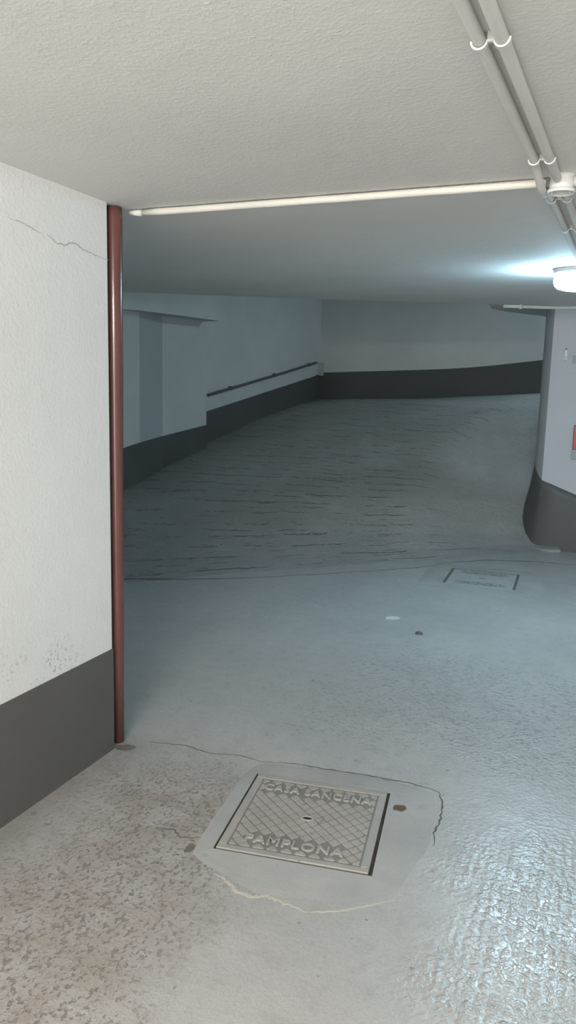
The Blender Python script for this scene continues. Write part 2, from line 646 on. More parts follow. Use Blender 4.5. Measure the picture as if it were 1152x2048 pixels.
# overhanging band above the lower half of the ramp-side wall
bm = new()
za = [(6.2, 2.20), (6.862, 2.238), (7.7, 2.262), (8.53, 2.282), (8.62, 2.28)]
lo = [(-4.85, y, z) for y, z in za] + [(-4.56, y, z) for y, z in za[::-1]]
hi = [(-4.85, y, 2.9) for y, z in za] + [(-4.56, y, 2.9) for y, z in za[::-1]]
a0 = [(-4.85, 2.56, 2.05)] + lo[:5] + lo[5:] + [(-4.56, 2.56, 2.05)]
b0 = [(-4.85, 2.56, 2.9)] + hi[:5] + hi[5:] + [(-4.56, 2.56, 2.9)]
add_prism(bm, a0, b0)
struct('beam_ramp_side', bm, M['ramp_wall'], 'shallow white beam overhanging the left ramp wall under the slab', 'beam')

# ------------------------------------------------------------------ ceilings
bm = new()
add_box(bm, -2.05, RIGHT_X + 0.2, BACK_Y - 0.2, TRIM_Y, CEIL, CEIL + 0.3)
struct('ceiling', bm, M['ceiling'], 'pale plastered flat ceiling over the near lane', 'ceiling')

edge = [(-5.2, 4.55), (-4.6, 4.98), (-3.81, 5.56), (-3.1, 6.10), (-2.48, 6.57), (-1.95, 6.87), (-1.445, 7.14), (-1.145, 7.435)]
outl = [(RIGHT_X + 0.2, TRIM_Y), (RIGHT_X + 0.2, 8.0), (-0.45, 8.0), (-0.59, 7.76)] + edge[::-1] + [(-5.2, TRIM_Y)]
bm = new()
lo = [(x, y, ceil_z(y)) for x, y in outl]
hi = [(x, y, 4.3) for x, y in outl]
add_prism(bm, lo, hi)
bmesh.ops.bevel(bm, geom=[e for e in bm.edges if all(min((Vector((v.co.x, v.co.y)) - Vector(q)).length for q in edge) < 1e-4 and v.co.z < 3 for v in e.verts)],
                offset=0.03, segments=3, profile=0.5, affect='EDGES')
struct('ceiling_slope', bm, M['ceiling'], 'gently rising ceiling slab between the cream conduit and the ramp', 'ceiling')

# underside of the slab beside the pillar
sof = [(-1.145, 7.437, ceil_z(7.437)), (-1.20, 7.985, 2.315), (-1.13, 8.40, 2.328), (-0.80, 9.40, 2.362), (-0.70, 9.60, 2.37), (0.6, 9.60, 2.37),
       (0.6, 8.02, 2.322), (-0.45, 8.02, 2.322), (-0.592, 7.765, 2.31)]
bm = new()
add_prism(bm, sof, [(x, y, 2.72) for x, y, z in sof])
struct('soffit', bm, M['ramp_wall'], 'dark underside of the slab leading over the inner side of the ramp', 'ceiling')

bm = new()
add_box(bm, -5.3, 3.8, 4.3, 13.9, 4.25, 4.4)
struct('ceiling_upper', bm, M['ceiling'], 'high ceiling over the ramp', 'ceiling')

# ------------------------------------------------------------------ pillar: a rounded core cut flat at the front
PC = (0.2, 8.23)
PR = 0.9
PF = 7.80


def core(a, off=0.0):
    a = math.radians(a)
    return (PC[0] + (PR + off) * math.cos(a), PC[1] + (PR + off) * math.sin(a))


A0 = 180 + math.degrees(math.asin((PC[1] - PF) / PR))     # where the round core meets the flat front
arc = [A0 - k * (A0 - 60) / 40 for k in range(41)]
plan = [(RIGHT_X + 0.05, PF)] + [core(a) for a in arc] + [(RIGHT_X + 0.05, 9.2)]
bm = new()
add_prism(bm, [(x, y, -0.05) for x, y in plan], [(x, y, 3.4) for x, y in plan])
struct('wall_pillar', bm, M['pillar'], 'pale rounded pillar wall end beside the ramp', 'wall')

# ------------------------------------------------------------------ dark painted dado bands
bm = new()
add_box(bm, WALL_X - 0.02, WALL_X + 0.004, BACK_Y, WALL_END - 0.003, -0.05, 0.43)
struct('baseboard_left', bm, M['dado'], 'dark grey dado band along the near left wall', 'dado')


def band(name, path, label, t=0.006):
    """path: (x, y, nx, ny, z_low, z_top)"""
    bm = new()
    V = []
    for (x, y, nx_, ny_, zl, zt) in path:
        V.append([bm.verts.new(p) for p in ((x + nx_ * t, y + ny_ * t, zl), (x + nx_ * t, y + ny_ * t, zt),
                                            (x - nx_ * 0.02, y - ny_ * 0.02, zt), (x - nx_ * 0.02, y - ny_ * 0.02, zl))])
    for a, b in zip(V, V[1:]):
        for k in range(4):
            j = (k + 1) % 4
            bm.faces.new((a[k], a[j], b[j], b[k]))
    bm.faces.new(V[0])
    bm.faces.new(V[-1][::-1])
    return struct(name, bm, M['dado'], label, 'dado')


band('baseboard_ramp_side', [(-4.72, 2.6, 1, 0, -0.05, 0.43), (-4.72, 5.0, 1, 0, -0.05, 0.55), (-4.72, 6.87, 1, 0, 0.1, 0.838), (-4.72, 7.106, 1, 0, 0.1, 0.868),
                             (-4.80, 7.69, 1, 0, 0.3, 0.906), (-4.80, 8.742, 1, 0, 0.3, 0.998)],
     'dark grey dado band along the lower left ramp wall, below its step')
band('baseboard_ramp_upper', [(-4.98, 8.74, 1, 0, 0.4, 1.113), (-4.98, 11.0, 1, 0, 0.6, 1.425), (-4.98, 13.06, 1, 0, 0.9, 1.71), (-4.98, 13.3, 1, 0, 0.9, 1.779)],
     'dark grey dado band climbing the upper left ramp wall past the step')
bk0 = [(-4.98, 13.30, 1.775), (-4.393, 13.26, 1.80), (-3.831, 13.222, 1.82), (-3.5, 13.20, 1.833), (-3.191, 13.141, 1.844), (-2.573, 13.022, 1.87), (-2.2, 12.95, 1.895),
      (-1.857, 12.822, 1.925), (-1.075, 12.528, 2.006), (-1.0, 12.5, 2.015), (0.5, 11.8, 2.25), (2.0, 10.8, 2.55)]
bk = [(x, y, interp([(p[0], p[2]) for p in bk0], x)) for x, y in BACK if x < 2.1]
band('baseboard_back', [(x, y, -0.25, -0.97, 0.8, z) for x, y, z in bk], 'dark grey dado band curving along the back wall of the ramp')

# pillar dado: follows the round core and flares out towards its foot
bm = new()
top = [(0.0, 0.0)]
OFF = [(60, 0.05), (150, 0.06), (165, 0.085), (188, 0.095), (198, 0.075), (206, 0.05), (A0, 0.012), (220, 0.012)]
TOPZ = [(60, 1.9), (120, 1.40), (150, 1.12), (170, 0.91), (182, 0.83), (195, 0.755), (203, 0.705), (A0, 0.673)]
cols = []
for x in (RIGHT_X, 2.2, 1.4, 0.8, 0.4, 0.0, -0.269, -0.45):
    zt = 0.552 if x <= -0.2 else 0.552 - (x + 0.269) * 0.06
    if x <= -0.269:
        zt = 0.673 - (x + 0.59) * 0.377
    if x > 0.9:
        zt = 0.48
    cols.append([Vector((x, PF - 0.012 + 0.008 * (k / 8), -0.04 + (zt + 0.04) * k / 8)) for k in range(9)])
for a in [A0 - k * (A0 - 90) / 48 for k in range(49)]:
    zt = interp(TOPZ, a)
    off = interp(OFF, a)
    bx, by = core(a, off)
    zb = ramp_z(bx, by) - 0.08
    c = []
    for k in range(9):
        t = k / 8
        o_ = 0.004 + (off - 0.004) * (1 - t) ** 1.35
        px, py = core(a, o_)
        c.append(Vector((px, py, zb + (zt - zb) * t)))
    cols.append(c)
VV = [[bm.verts.new(p) for p in c] for c in cols]
for a, b in zip(VV, VV[1:]):
    for k in range(8):
        bm.faces.new((a[k], a[k + 1], b[k + 1], b[k]))
# thickness towards the wall
TT = [bm.verts.new((c[-1].x + (0.03 if abs(c[-1].y - PF) > 0.02 or c[-1].x < -0.55 else 0.0), c[-1].y + 0.03, c[-1].z)) for c in cols]
for i in range(len(VV) - 1):
    bm.faces.new((VV[i][8], TT[i], TT[i + 1], VV[i + 1][8]))
struct('baseboard_pillar', bm, M['dado'], 'dark grey dado flaring out round the foot of the pillar', 'dado', smooth=True)

# raised concrete lip where the ramp begins at the pillar foot
bm = new()
lip = [(-0.36, 7.70), (-0.40, 7.80), (-0.62, 8.0), (-0.80, 8.0), (-0.86, 7.86), (-0.74, 7.74), (-0.60, 7.72), (-0.47, 7.66)]
lo = [(x, y, -0.03) for x, y in lip]
hi = [(x * 0.985, y + 0.015, 0.022 if y < 7.76 else 0.045) for x, y in lip]
add_prism(bm, lo, hi)
bevel(bm, 0.012, 2)
struct('ramp_lip', bm, M['ramp'], 'broken concrete lip at the foot of the pillar', 'kerb')

# ------------------------------------------------------------------ cracks and stains
bm = new()
add_ribbon(bm, [(WALL_X, y, z) for y, z in ((1.985, 2.005), (2.077, 1.995), (2.15, 1.985))], 0.003, (1, 0, 0), t=0.0008, wob=0.003)
add_ribbon(bm, [(WALL_X, y, z) for y, z in ((2.17, 1.985), (2.185, 1.981), (2.223, 1.966), (2.263, 1.968), (2.298, 1.982), (2.331, 1.98), (2.359, 1.969), (2.431, 1.962), (2.515, 1.955))],
           0.0045, (1, 0, 0), t=0.0008, wob=0.002)
obj('crack', bm, M['crack_wall'], wall_left)

FZ = 0.003
cr = [
    # around the mortar patch
    ([(-1.196, 2.669), (-1.05, 2.715), (-0.965, 2.72), (-0.82, 2.742), (-0.686, 2.755), (-0.58, 2.76), (-0.492, 2.743)], 0.007, 'crack_dark'),
    ([(-0.492, 2.743), (-0.46, 2.66), (-0.446, 2.545), (-0.45, 2.46), (-0.433, 2.385)], 0.006, 'crack_dark'),
    ([(-1.026, 1.946), (-0.98, 1.93), (-0.93, 1.90), (-0.881, 1.895), (-0.83, 1.915), (-0.79, 1.912), (-0.70, 1.90)], 0.010, 'crack_pale'),
    ([(-0.70, 1.90), (-0.62, 1.94), (-0.56, 1.99), (-0.48, 2.06)], 0.005, 'crack_pale'),
    ([(-1.16, 2.10), (-1.22, 2.07), (-1.27, 2.10), (-1.33, 2.08)], 0.008, 'crack_dark'),
    ([(-1.70, 2.62), (-1.55, 2.66), (-1.42, 2.64), (-1.30, 2.68), (-1.2, 2.67)], 0.005, 'crack_dark'),
    # where the ramp begins
    ([(-4.2, 4.36), (-3.6, 4.72), (-3.372, 4.90), (-2.9, 5.16), (-2.556, 5.39), (-2.1, 5.78), (-1.463, 6.38), (-1.2, 6.70)], 0.012, 'crack_dark'),
    ([(-1.35, 6.62), (-0.95, 7.0), (-0.6, 7.15), (-0.2, 7.2)], 0.016, 'crack_dark'),
    ([(-1.5, 7.0), (-1.1, 7.35), (-0.75, 7.5)], 0.02, 'crack_dark'),
]
for pts, w, mt in cr:
    bm = new()
    zz = [-0.0042 if y < 3 else -0.003 for x, y in pts]
    zz = [max(z_, ramp_z(x, y) - 0.002 if (y > 4.0 and ramp_z(x, y) > 0.001) else z_) for (x, y), z_ in zip(pts, zz)]
    add_ribbon(bm, [(x, y, z_) for (x, y), z_ in zip(pts, zz)], w, (0, 0, 1), wob=w * 0.5)
    obj('crack', bm, M[mt], floor)


def blob(name, cx, cy, rx, ry, z, mat, parent, seed, n=26, rot=0.0, t=0.0015):
    bm = new()
    rnd = random.Random(seed)
    pts = []
    for k in range(n):
        a = 2 * PI * k / n
        q = 1 + 0.28 * noise.noise(Vector((math.cos(a) * 1.5, math.sin(a) * 1.5, seed))) + rnd.uniform(-0.07, 0.07)
        x, y = rx * q * math.cos(a), ry * q * math.sin(a)
        pts.append((cx + x * math.cos(rot) - y * math.sin(rot), cy + x * math.sin(rot) + y * math.cos(rot)))
    add_prism(bm, [(x, y, z - 0.012) for x, y in pts], [(x, y, z + t) for x, y in pts])
    return obj(name, bm, mat, parent)


blob('stain', -1.765, 2.535, 0.044, 0.026, -0.0042, M['crack_dark'], floor, 3, rot=0.3)
blob('stain', -1.165, 2.03, 0.016, 0.026, -0.0045, M['crack_dark'], floor, 8)


# ------------------------------------------------------------------ manhole covers with their mortar surrounds
def patch(name, outline, hole, ztop, label, cat):
    """mortar apron with a square hole for the cover"""
    bm = new()
    n = len(outline)
    cx = sum(p[0] for p in hole) / 4
    cy = sum(p[1] for p in hole) / 4
    # matched rings: for each of N directions take the outline and the hole hit point
    N = 96

    def hit(poly, a):
        d = (math.cos(a), math.sin(a))
        best = 0.0
        for i in range(len(poly)):
            ax, ay = poly[i]
            bx, by = poly[(i + 1) % len(poly)]
            ex, ey = bx - ax, by - ay
            den = d[0] * ey - d[1] * ex
            if abs(den) < 1e-9:
                continue
            t = ((ax - cx) * ey - (ay - cy) * ex) / den
            s = ((ax - cx) * d[1] - (ay - cy) * d[0]) / den
            if t > 0 and -1e-4 <= s <= 1.0001:
                best = max(best, t)
        return best
    angs = sorted([2 * PI * k / N for k in range(N)] + [math.atan2(y - cy, x - cx) % (2 * PI) for x, y in hole])
    rings = [[], [], [], []]
    for a in angs:
        ro = hit(outline, a) * (1 + 0.02 * noise.noise(Vector((math.cos(a) * 6, math.sin(a) * 6, 1.0))))
        rh = hit(hole, a)
        for k, (r, z) in enumerate(((ro, -0.0048), (rh + (ro - rh) * 0.75, -0.0026), (rh, ztop), (rh, -0.012))):
            rings[k].append(bm.verts.new((cx + r * math.cos(a), cy + r * math.sin(a), z)))
    m = len(angs)
    for A, B in zip(rings, rings[1:]):
        for i in range(m):
            j = (i + 1) % m
            bm.faces.new((A[i], A[j], B[j], B[i]))
    o = obj(name, bm, M['patch'])
    return tag(o, label, cat, kind='structure')


def clip_poly(poly, x0, x1, y0, y1):
    def cut(P, f, inter):
        out = []
        for i in range(len(P)):
            a, b = P[i - 1], P[i]
            fa, fb = f(a), f(b)
            if fb:
                if not fa:
                    out.append(inter(a, b))
                out.append(b)
            elif fa:
                out.append(inter(a, b))
        return out

    def ix(c): return lambda a, b: (c, a[1] + (b[1] - a[1]) * (c - a[0]) / (b[0] - a[0]))
    def iy(c): return lambda a, b: (a[0] + (b[0] - a[0]) * (c - a[1]) / (b[1] - a[1]), c)
    P = poly
    for f, inter in ((lambda p: p[0] >= x0, ix(x0)), (lambda p: p[0] <= x1, ix(x1)), (lambda p: p[1] >= y0, iy(y0)), (lambda p: p[1] <= y1, iy(y1))):
        P = cut(P, f, inter)
        if len(P) < 3:
            return []
    return P


def text_mesh(name, body, size, width, depth, loc, mat, parent):
    cu = bpy.data.curves.new(name, 'FONT')
    cu.body = body
    cu.size = size
    cu.extrude = depth
    cu.bevel_depth = 0.0009
    cu.offset = 0.0
    cu.align_x = 'CENTER'
    cu.align_y = 'CENTER'
    cu.space_character = 1.12
    t = bpy.data.objects.new(name, cu)
    col.objects.link(t)
    dg = bpy.context.evaluated_depsgraph_get()
    me = bpy.data.meshes.new_from_object(t.evaluated_get(dg))
    bpy.data.objects.remove(t)
    me.materials.clear()
    me.materials.append(mat)
    xs = [v.co.x for v in me.vertices]
    k = width / (max(xs) - min(xs))
    for v in me.vertices:
        v.co.x *= k
    o = bpy.data.objects.new(name, me)
    col.objects.link(o)
    o.location = loc
    o.parent = parent
    return o


ANG1 = math.atan2(0.077, 0.50)
C1 = (-0.876, 2.353)
S1 = 0.253                 # half side of the lid
ca, sa = math.cos(ANG1), math.sin(ANG1)
hole1 = [(C1[0] + x * ca - y * sa, C1[1] + x * sa + y * ca) for x, y in ((-.260, -.260), (.265, -.261), (.263, .261), (-.260, .261))]
out1 = [(-1.20, 2.669), (-0.965, 2.73), (-0.686, 2.762), (-0.492, 2.745), (-0.446, 2.545), (-0.433, 2.385), (-0.471, 2.084), (-0.593, 1.973), (-0.79, 1.912),
        (-0.881, 1.895), (-1.026, 1.946), (-1.155, 2.0), (-1.185, 2.214), (-1.225, 2.545)]
patch('mortar_surround', out1, hole1, 0.0, 'smooth mortar patch round the near embossed manhole cover', 'mortar patch')
bm = new()
add_prism(bm, [(x, y, -0.02) for x, y in hole1], [(C1[0] + (x - C1[0]) * 1.01, C1[1] + (y - C1[1]) * 1.01, -0.0032) for x, y in hole1])
obj('gap', bm, M['gap'], floor)

mh = empty('manhole_cover', (C1[0], C1[1], -0.0085), ANG1)
tag(mh, 'large cast iron manhole cover with raised diamond tread and raised foundry lettering, near the camera', 'manhole cover')
bm = new()
add_box(bm, -S1, S1, -S1, S1, -0.006, 0.0075)
bevel(bm, 0.003, 2)
obj('plate', bm, M['iron'], mh)
# raised rim
bm = new()
for (a, b, c, d) in ((-S1, S1, S1 - .026, S1), (-S1, S1, -S1, -S1 + .026), (-S1, -S1 + .030, -S1 + .0261, S1 - .0261), (S1 - .030, S1, -S1 + .0261, S1 - .0261)):
    add_box(bm, a + .001, b - .001, c + .001, d - .001, 0.006, 0.0112)
bevel(bm, 0.0015, 1)
obj('rim', bm, M['iron_rib'], mh)
# raised diamond pads parted by narrow grooves
bm = new()
I = S1 - 0.034
step = 0.0475
g = 0.0046 * 1.41421 / 2
for i in range(-14, 15):
    for j in range(-14, 15):
        def dia(m):
            p0, p1 = (i - 0.5) * step + m, (i + 0.5) * step - m      # y - x
            q0, q1 = (j - 0.5) * step + m, (j + 0.5) * step - m      # y + x
            return [((q - p) / 2, (q + p) / 2) for p, q in ((p0, q0), (p0, q1), (p1, q1), (p1, q0))]
        cx_, cy_ = (j - i) * step / 2, (i + j) * step / 2
        if abs(cx_) > I + step or abs(cy_) > I + step:
            continue
        if (abs(cx_) < 0.205 and 0.135 < cy_ < 0.196) or (abs(cx_ + 0.01) < 0.172 and -0.204 < cy_ < -0.140) or (abs(cx_) < 0.02 and abs(cy_) < 0.016):
            continue
        lo = clip_poly(dia(g), -I, I, -I, I)
        hi = clip_poly(dia(g + 0.0018), -I + 0.001, I - 0.001, -I + 0.001, I - 0.001)
        if len(lo) >= 3 and len(lo) == len(hi):
            try:
                add_prism(bm, [(x, y, 0.006) for x, y in lo], [(x, y, 0.0105) for x, y in hi])
            except ValueError:
                pass
obj('diamond_tread', bm, M['iron_rib'], mh)
text_mesh('lettering', 'CASA SANCENA', 0.056, 0.405, 0.0040, (0.0, S1 - 0.086, 0.0085), M['iron_rib'], mh)
text_mesh('lettering', 'PAMPLONA', 0.058, 0.335, 0.0040, (-0.01, -S1 + 0.080, 0.0085), M['iron_rib'], mh)
# lifting eye in the middle
bm = new()
add_lathe(bm, [(0.0, 0.006), (0.0225, 0.006), (0.0225, 0.011), (0.019, 0.0125), (0.016, 0.0115), (0.015, 0.009), (0.0, 0.009)], 32)
bmesh.ops.scale(bm, vec=(1.15, 0.72, 1), verts=bm.verts[:])
eye = obj('lifting_eye', bm, M['iron_rib'], mh, True)
bm = new()
add_lathe(bm, [(0.0, 0.0088), (0.014, 0.0088), (0.0135, 0.0098), (0.0, 0.0098)], 24)
bmesh.ops.scale(bm, vec=(1.15, 0.5, 1), verts=bm.verts[:])
obj('slot', bm, M['gap'], eye)

# second, worn cover at the start of the ramp
C2 = (-0.873, 6.257)
ANG2 = 0.045
S2 = 0.258
ca, sa = math.cos(ANG2), math.sin(ANG2)
hole2 = [(C2[0] + x * ca - y * sa, C2[1] + x * sa + y * ca) for x, y in ((-.285, -.268), (.275, -.268), (.275, .285), (-.285, .285))]
out2 = [(-1.35, 5.88), (-0.6, 5.86), (-0.40, 5.95), (-0.36, 6.5), (-0.55, 6.74), (-1.2, 6.68), (-1.38, 6.4)]
patch('mortar_surround', out2, hole2, 0.001, 'smooth mortar patch round the worn far manhole cover', 'mortar patch')
bm = new()
add_prism(bm, [(x, y, -0.02) for x, y in hole2], [(C2[0] + (x - C2[0]) * 1.01, C2[1] + (y - C2[1]) * 1.01, -0.0010) for x, y in hole2])
obj('gap', bm, M['crack_dark'], floor)
mh2 = empty('manhole_cover', (C2[0] - 0.004, C2[1] - 0.002, 0.0), ANG2)
tag(mh2, 'small worn flat manhole cover with dirty edges, near the foot of the ramp', 'manhole cover')
bm = new()
add_box(bm, -S2, S2, -S2, S2, -0.012, 0.0006)
bevel(bm, 0.003, 2)
obj('plate', bm, M['worn_cover'], mh2)
bm = new()
add_box(bm, -0.022, 0.022, -0.006, 0.006, -0.001, 0.0009)
obj('slot', bm, M['gap'], mh2)

# loose bits on the floor
o = blob('stone_chip', -0.598, 2.562, 0.026, 0.019, -0.003, M['rust_chip'], None, 21, rot=0.6, t=0.004)
tag(o, 'brown chip lying beside the right corner of the near manhole cover', 'chip')
o = blob('paper_scrap', -1.248, 4.859, 0.050, 0.032, -0.005, M['paper'], None, 31, rot=0.5, t=0.005)
tag(o, 'pale flake lying on the floor in the middle of the lane', 'scrap')
bm = new()
bmesh.ops.create_icosphere(bm, subdivisions=3, radius=0.022)
for v in bm.verts:
    v.co *= 1 + 0.25 * noise.noise(v.co * 40)
bmesh.ops.scale(bm, vec=(1.1, 0.8, 0.5), verts=bm.verts[:])
bmesh.ops.translate(bm, vec=(-1.008, 4.603, 0.002), verts=bm.verts[:])
o = obj('pebble', bm, M['pebble'], None, True)
tag(o, 'small dark pebble on the floor, close to the pale flake', 'pebble')

# ------------------------------------------------------------------ red corner pole
bm = new()
PX, PY = -1.823, 2.575
add_tube(bm, [(PX - 0.004, PY, -0.01), (PX - 0.003, PY, 0.5), (PX - 0.002, PY, 1.2), (PX - 0.001, PY, 1.8), (PX, PY, 2.12), (PX, PY, CEIL - 0.004)],
         [0.024, 0.026, 0.029, 0.032, 0.033, 0.031], 32)
pole = obj('corner_pole', bm, M['pole'], None, True)
tag(pole, 'tall dark red painted steel pole standing at the end of the near left wall', 'pole')

# ------------------------------------------------------------------ cream conduit along the ceiling crease
bm = new()
pts = []
for k in range(60):
    x = -1.735 + (RIGHT_X - 0.02 + 1.735) * k / 59
    pts.append((x, TRIM_Y + 0.006 + 0.002 * noise.noise(Vector((x * 3, 1, 0))), CEIL - 0.0155 + 0.0015 * noise.noise(Vector((x * 5, 0, 0)))))
rr = [0.0125 + 0.0008 * noise.noise(Vector((p[0] * 8, 5, 0))) for p in pts]
rr[0] = 0.010
add_tube(bm, pts, rr, 16)
cc = obj('ceiling_conduit', bm, M['trim'], None, True)
tag(cc, 'cream conduit running crosswise along the ceiling crease from the red pole', 'conduit')
bm = new()
add_tube(bm, [(-1.79, TRIM_Y + 0.004, CEIL - 0.012), (-1.765, TRIM_Y + 0.005, CEIL - 0.0145), (-1.737, TRIM_Y + 0.006, CEIL - 0.0155)], [0.006, 0.011, 0.0115], 14)
obj('end_cap', bm, M['pipe'], cc, True)
for (a, b) in ((-1.45, -1.05), (-0.98, -0.62), (-0.60, -0.32), (-0.15, 0.4)):
    bm = new()
    add_ribbon(bm, [(a, TRIM_Y - 0.007, CEIL), ((a + b) / 2, TRIM_Y - 0.0065, CEIL), (b, TRIM_Y - 0.007, CEIL)], 0.004, (0, 0, -1), t=0.002, sub=8, wob=0.001)
    obj('caulk_seam', bm, M['caulk'], cc)


# ------------------------------------------------------------------ pair of ceiling pipes leading to the lamp
def pipe_path(u0, y_end, dz):
    P = []
    k = 0
    y = -1.2
    while y < y_end:
        u = u0 + (y - 1.57) * 0.030 if y < 2.6 else u0 + 1.03 * 0.030 + (y - 2.6) * 0.010
        P.append((u, y, ceil_z(y) - dz))
        y += 0.2
    y = y_end
    u = u0 + (y - 1.57) * 0.030 if y < 2.6 else u0 + 1.03 * 0.030 + (y - 2.6) * 0.010
    P.append((u, y, ceil_z(y) - dz))
    return P


UA, UB = -0.291, -0.249
bm = new()
P = [p for p in pipe_path(UA, 2.36, 0.0135)]
P += [(-0.266, 2.48, CEIL - 0.022), (-0.264, 2.56, CEIL - 0.040), (-0.263, 2.66, CEIL - 0.042), (-0.262, 2.72, CEIL - 0.028), (-0.261, 2.80, ceil_z(2.8) - 0.0135)]
P += [p for p in pipe_path(UA, 4.78, 0.0135) if p[1] > 2.85]
add_tube(bm, P, 0.0122, 16)
pa = obj('ceiling_pipe', bm, M['pipe'], None, True)
tag(pa, 'left one of the two pale ceiling pipes, bridging over the cream conduit', 'pipe', 'paired ceiling pipes')
bm = new()
P = pipe_path(UB, 2.575, 0.0165)
add_tube(bm, P, 0.0128, 16, round_end=True)
pb = obj('ceiling_pipe', bm, M['pipe'], None, True)
tag(pb, 'right one of the two pale ceiling pipes, ending in the round junction box', 'pipe', 'paired ceiling pipes')
bm = new()
P = [p for p in pipe_path(UB + 0.008, 4.80, 0.0135) if p[1] > 2.66]
P = [(P[0][0], 2.655, ceil_z(2.66) - 0.0135)] + P
add_tube(bm, P, 0.0122, 16)
pc = obj('ceiling_pipe', bm, M['pipe'], None, True)
tag(pc, 'pale ceiling pipe running on from the junction box to the lamp', 'pipe', 'paired ceiling pipes')


def make_clip(y, label):
    ua = UA + (y - 1.57) * 0.030 if y < 2.6 else UA + 1.03 * 0.030 + (y - 2.6) * 0.010
    ub = ua + (UB - UA) + (0.008 if y > 2.6 else 0)
    zc = ceil_z(y)
    root = empty('pipe_clip', ((ua + ub) / 2, y, zc), 0)
    tag(root, label, 'pipe clip', 'double clips on the ceiling pipes')
    mid = (ua + ub) / 2
    for u in (ua, ub):
        bm = new()
        R1, R2, w = 0.0130, 0.0168, 0.0075
        prof = []
        n = 16
        prev = None
        for k in range(n + 1):
            a = -PI * k / n
            q = [bm.verts.new((u - mid + r * math.cos(a), yy, -0.0150 + r * math.sin(a))) for r in (R1, R2) for yy in (-w, w)]
            if prev:
                for f in ((0, 1), (1, 3), (3, 2), (2, 0)):
                    bm.faces.new((prev[f[0]], prev[f[1]], q[f[1]], q[f[0]]))
            else:
                bm.faces.new((q[0], q[1], q[3], q[2]))
            prev = q
        bm.faces.new((prev[0], prev[1], prev[3], prev[2]))
        obj('saddle', bm, M['white'], root)
    bm = new()
    add_box(bm, -0.0075, 0.0075, -0.007, 0.007, -0.019, 0.001)
    bevel(bm, 0.003, 2)
    br = obj('bridge', bm, M['white'], root)
    bm = new()
    add_lathe(bm, [(0, -0.0215), (0.0035, -0.021), (0.0042, -0.019), (0.0042, -0.017), (0, -0.017)], 14)
    obj('screw', bm, M['caulk'], br)
    return root


make_clip(1.575, 'white double pipe clip in the upper part of the photo, farthest from the junction box')
make_clip(2.375, 'white double pipe clip just in front of the round junction box')
make_clip(2.885, 'white double pipe clip just beyond the junction box')
make_clip(3.50, 'white double pipe clip closest to the glowing lamp')

# ------------------------------------------------------------------ round junction box, open underneath
JB = (-0.209, TRIM_Y - 0.002)
jb = empty('junction_box', (JB[0], JB[1], CEIL), 0)
tag(jb, 'white round junction box without a lid, where pipes and cream conduit cross', 'junction box')
bm = new()
add_lathe(bm, [(0.0, 0.0), (0.0395, 0.0), (0.0350, -0.004), (0.0350, -0.046), (0.0395, -0.048), (0.0360, -0.048), (0.0360, -0.014), (0.0, -0.014)], 40)
obj('body', bm, M['white'], jb, False)
bm = new()
add_lathe(bm, [(0.0360, -0.040), (0.0400, -0.040), (0.0425, -0.043), (0.0425, -0.049), (0.0410, -0.051), (0.0375, -0.051), (0.0360, -0.047), (0.0360, -0.040)], 40)
obj('rim', bm, M['white'], jb, True)
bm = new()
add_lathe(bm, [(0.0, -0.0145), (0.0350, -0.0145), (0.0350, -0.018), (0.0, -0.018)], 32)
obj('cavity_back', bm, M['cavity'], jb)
for a in (0.5, 2.8):
    bm = new()
    add_lathe(bm, [(0.0, -0.050), (0.003, -0.050), (0.0045, -0.046), (0.0045, -0.018), (0.0, -0.018)], 12, 0.029 * math.cos(a), 0.029 * math.sin(a))
    obj('screw_post', bm, M['white'], jb, True)
bm = new()
add_tube(bm, [(0.035, 0.008, -0.0155), (0.075, 0.008, -0.0155)], [0.0165, 0.0155], 16)
obj('spout', bm, M['trim'], jb, True)
bm = new()
add_tube(bm, [(-0.035, 0.008, -0.0155), (-0.046, 0.008, -0.0155)], [0.0165, 0.0155], 16)
obj('spout', bm, M['caulk'], jb, True)

# ------------------------------------------------------------------ round lamps
def bulkhead(x, y, z, label, mat):
    root = empty('ceiling_lamp', (x, y, z), 0)
    tag(root, label, 'lamp', 'round bulkhead lamps')
    bm = new()
    add_lathe(bm, [(0, 0.012), (0.140, 0.012), (0.142, -0.020), (0.138, -0.030), (0, -0.030)], 48)
    obj('base', bm, M['white'], root, False)
    bm = new()
    add_lathe(bm, [(0.130, -0.027), (0.136, -0.070), (0.131, -0.094), (0.114, -0.112), (0.08, -0.122), (0.04, -0.126), (0, -0.127)], 48)
    obj('diffuser', bm, mat, root, True)
    bm = new()
    add_lathe(bm, [(0.131, -0.022), (0.141, -0.022), (0.142, -0.030), (0.131, -0.034)], 48)
    obj('ring', bm, M['white'], root, True)


bulkhead(-0.262, 4.97, ceil_z(4.97), 'round bulkhead ceiling lamp glowing cold blue white at the right edge', M['lamp'])
bulkhead(0.9, 10.75, 4.25, 'round cold white lamp over the bend of the ramp, hidden behind the pillar', M['lamp_strong'])

# ------------------------------------------------------------------ things on the pillar and the far walls
rb = empty('alarm_box', (-0.20, PF, 1.10), 0)
tag(rb, 'red box fixed to the pillar wall, cut by the right edge of the photo', 'box')
bm = new()
add_box(bm, -0.137, 0.08, -0.035, 0.0, -0.112, 0.114)
bevel(bm, 0.006, 2)
obj('body', bm, M['red_panel'], rb)
bm = new()
add_box(bm, -0.142, 0.085, -0.022, 0.0, -0.206, -0.113)
bevel(bm, 0.004, 2)
o = obj('base_plate', bm, M['grey_panel'], rb)
o['label'] = 'grey plate under the red box'

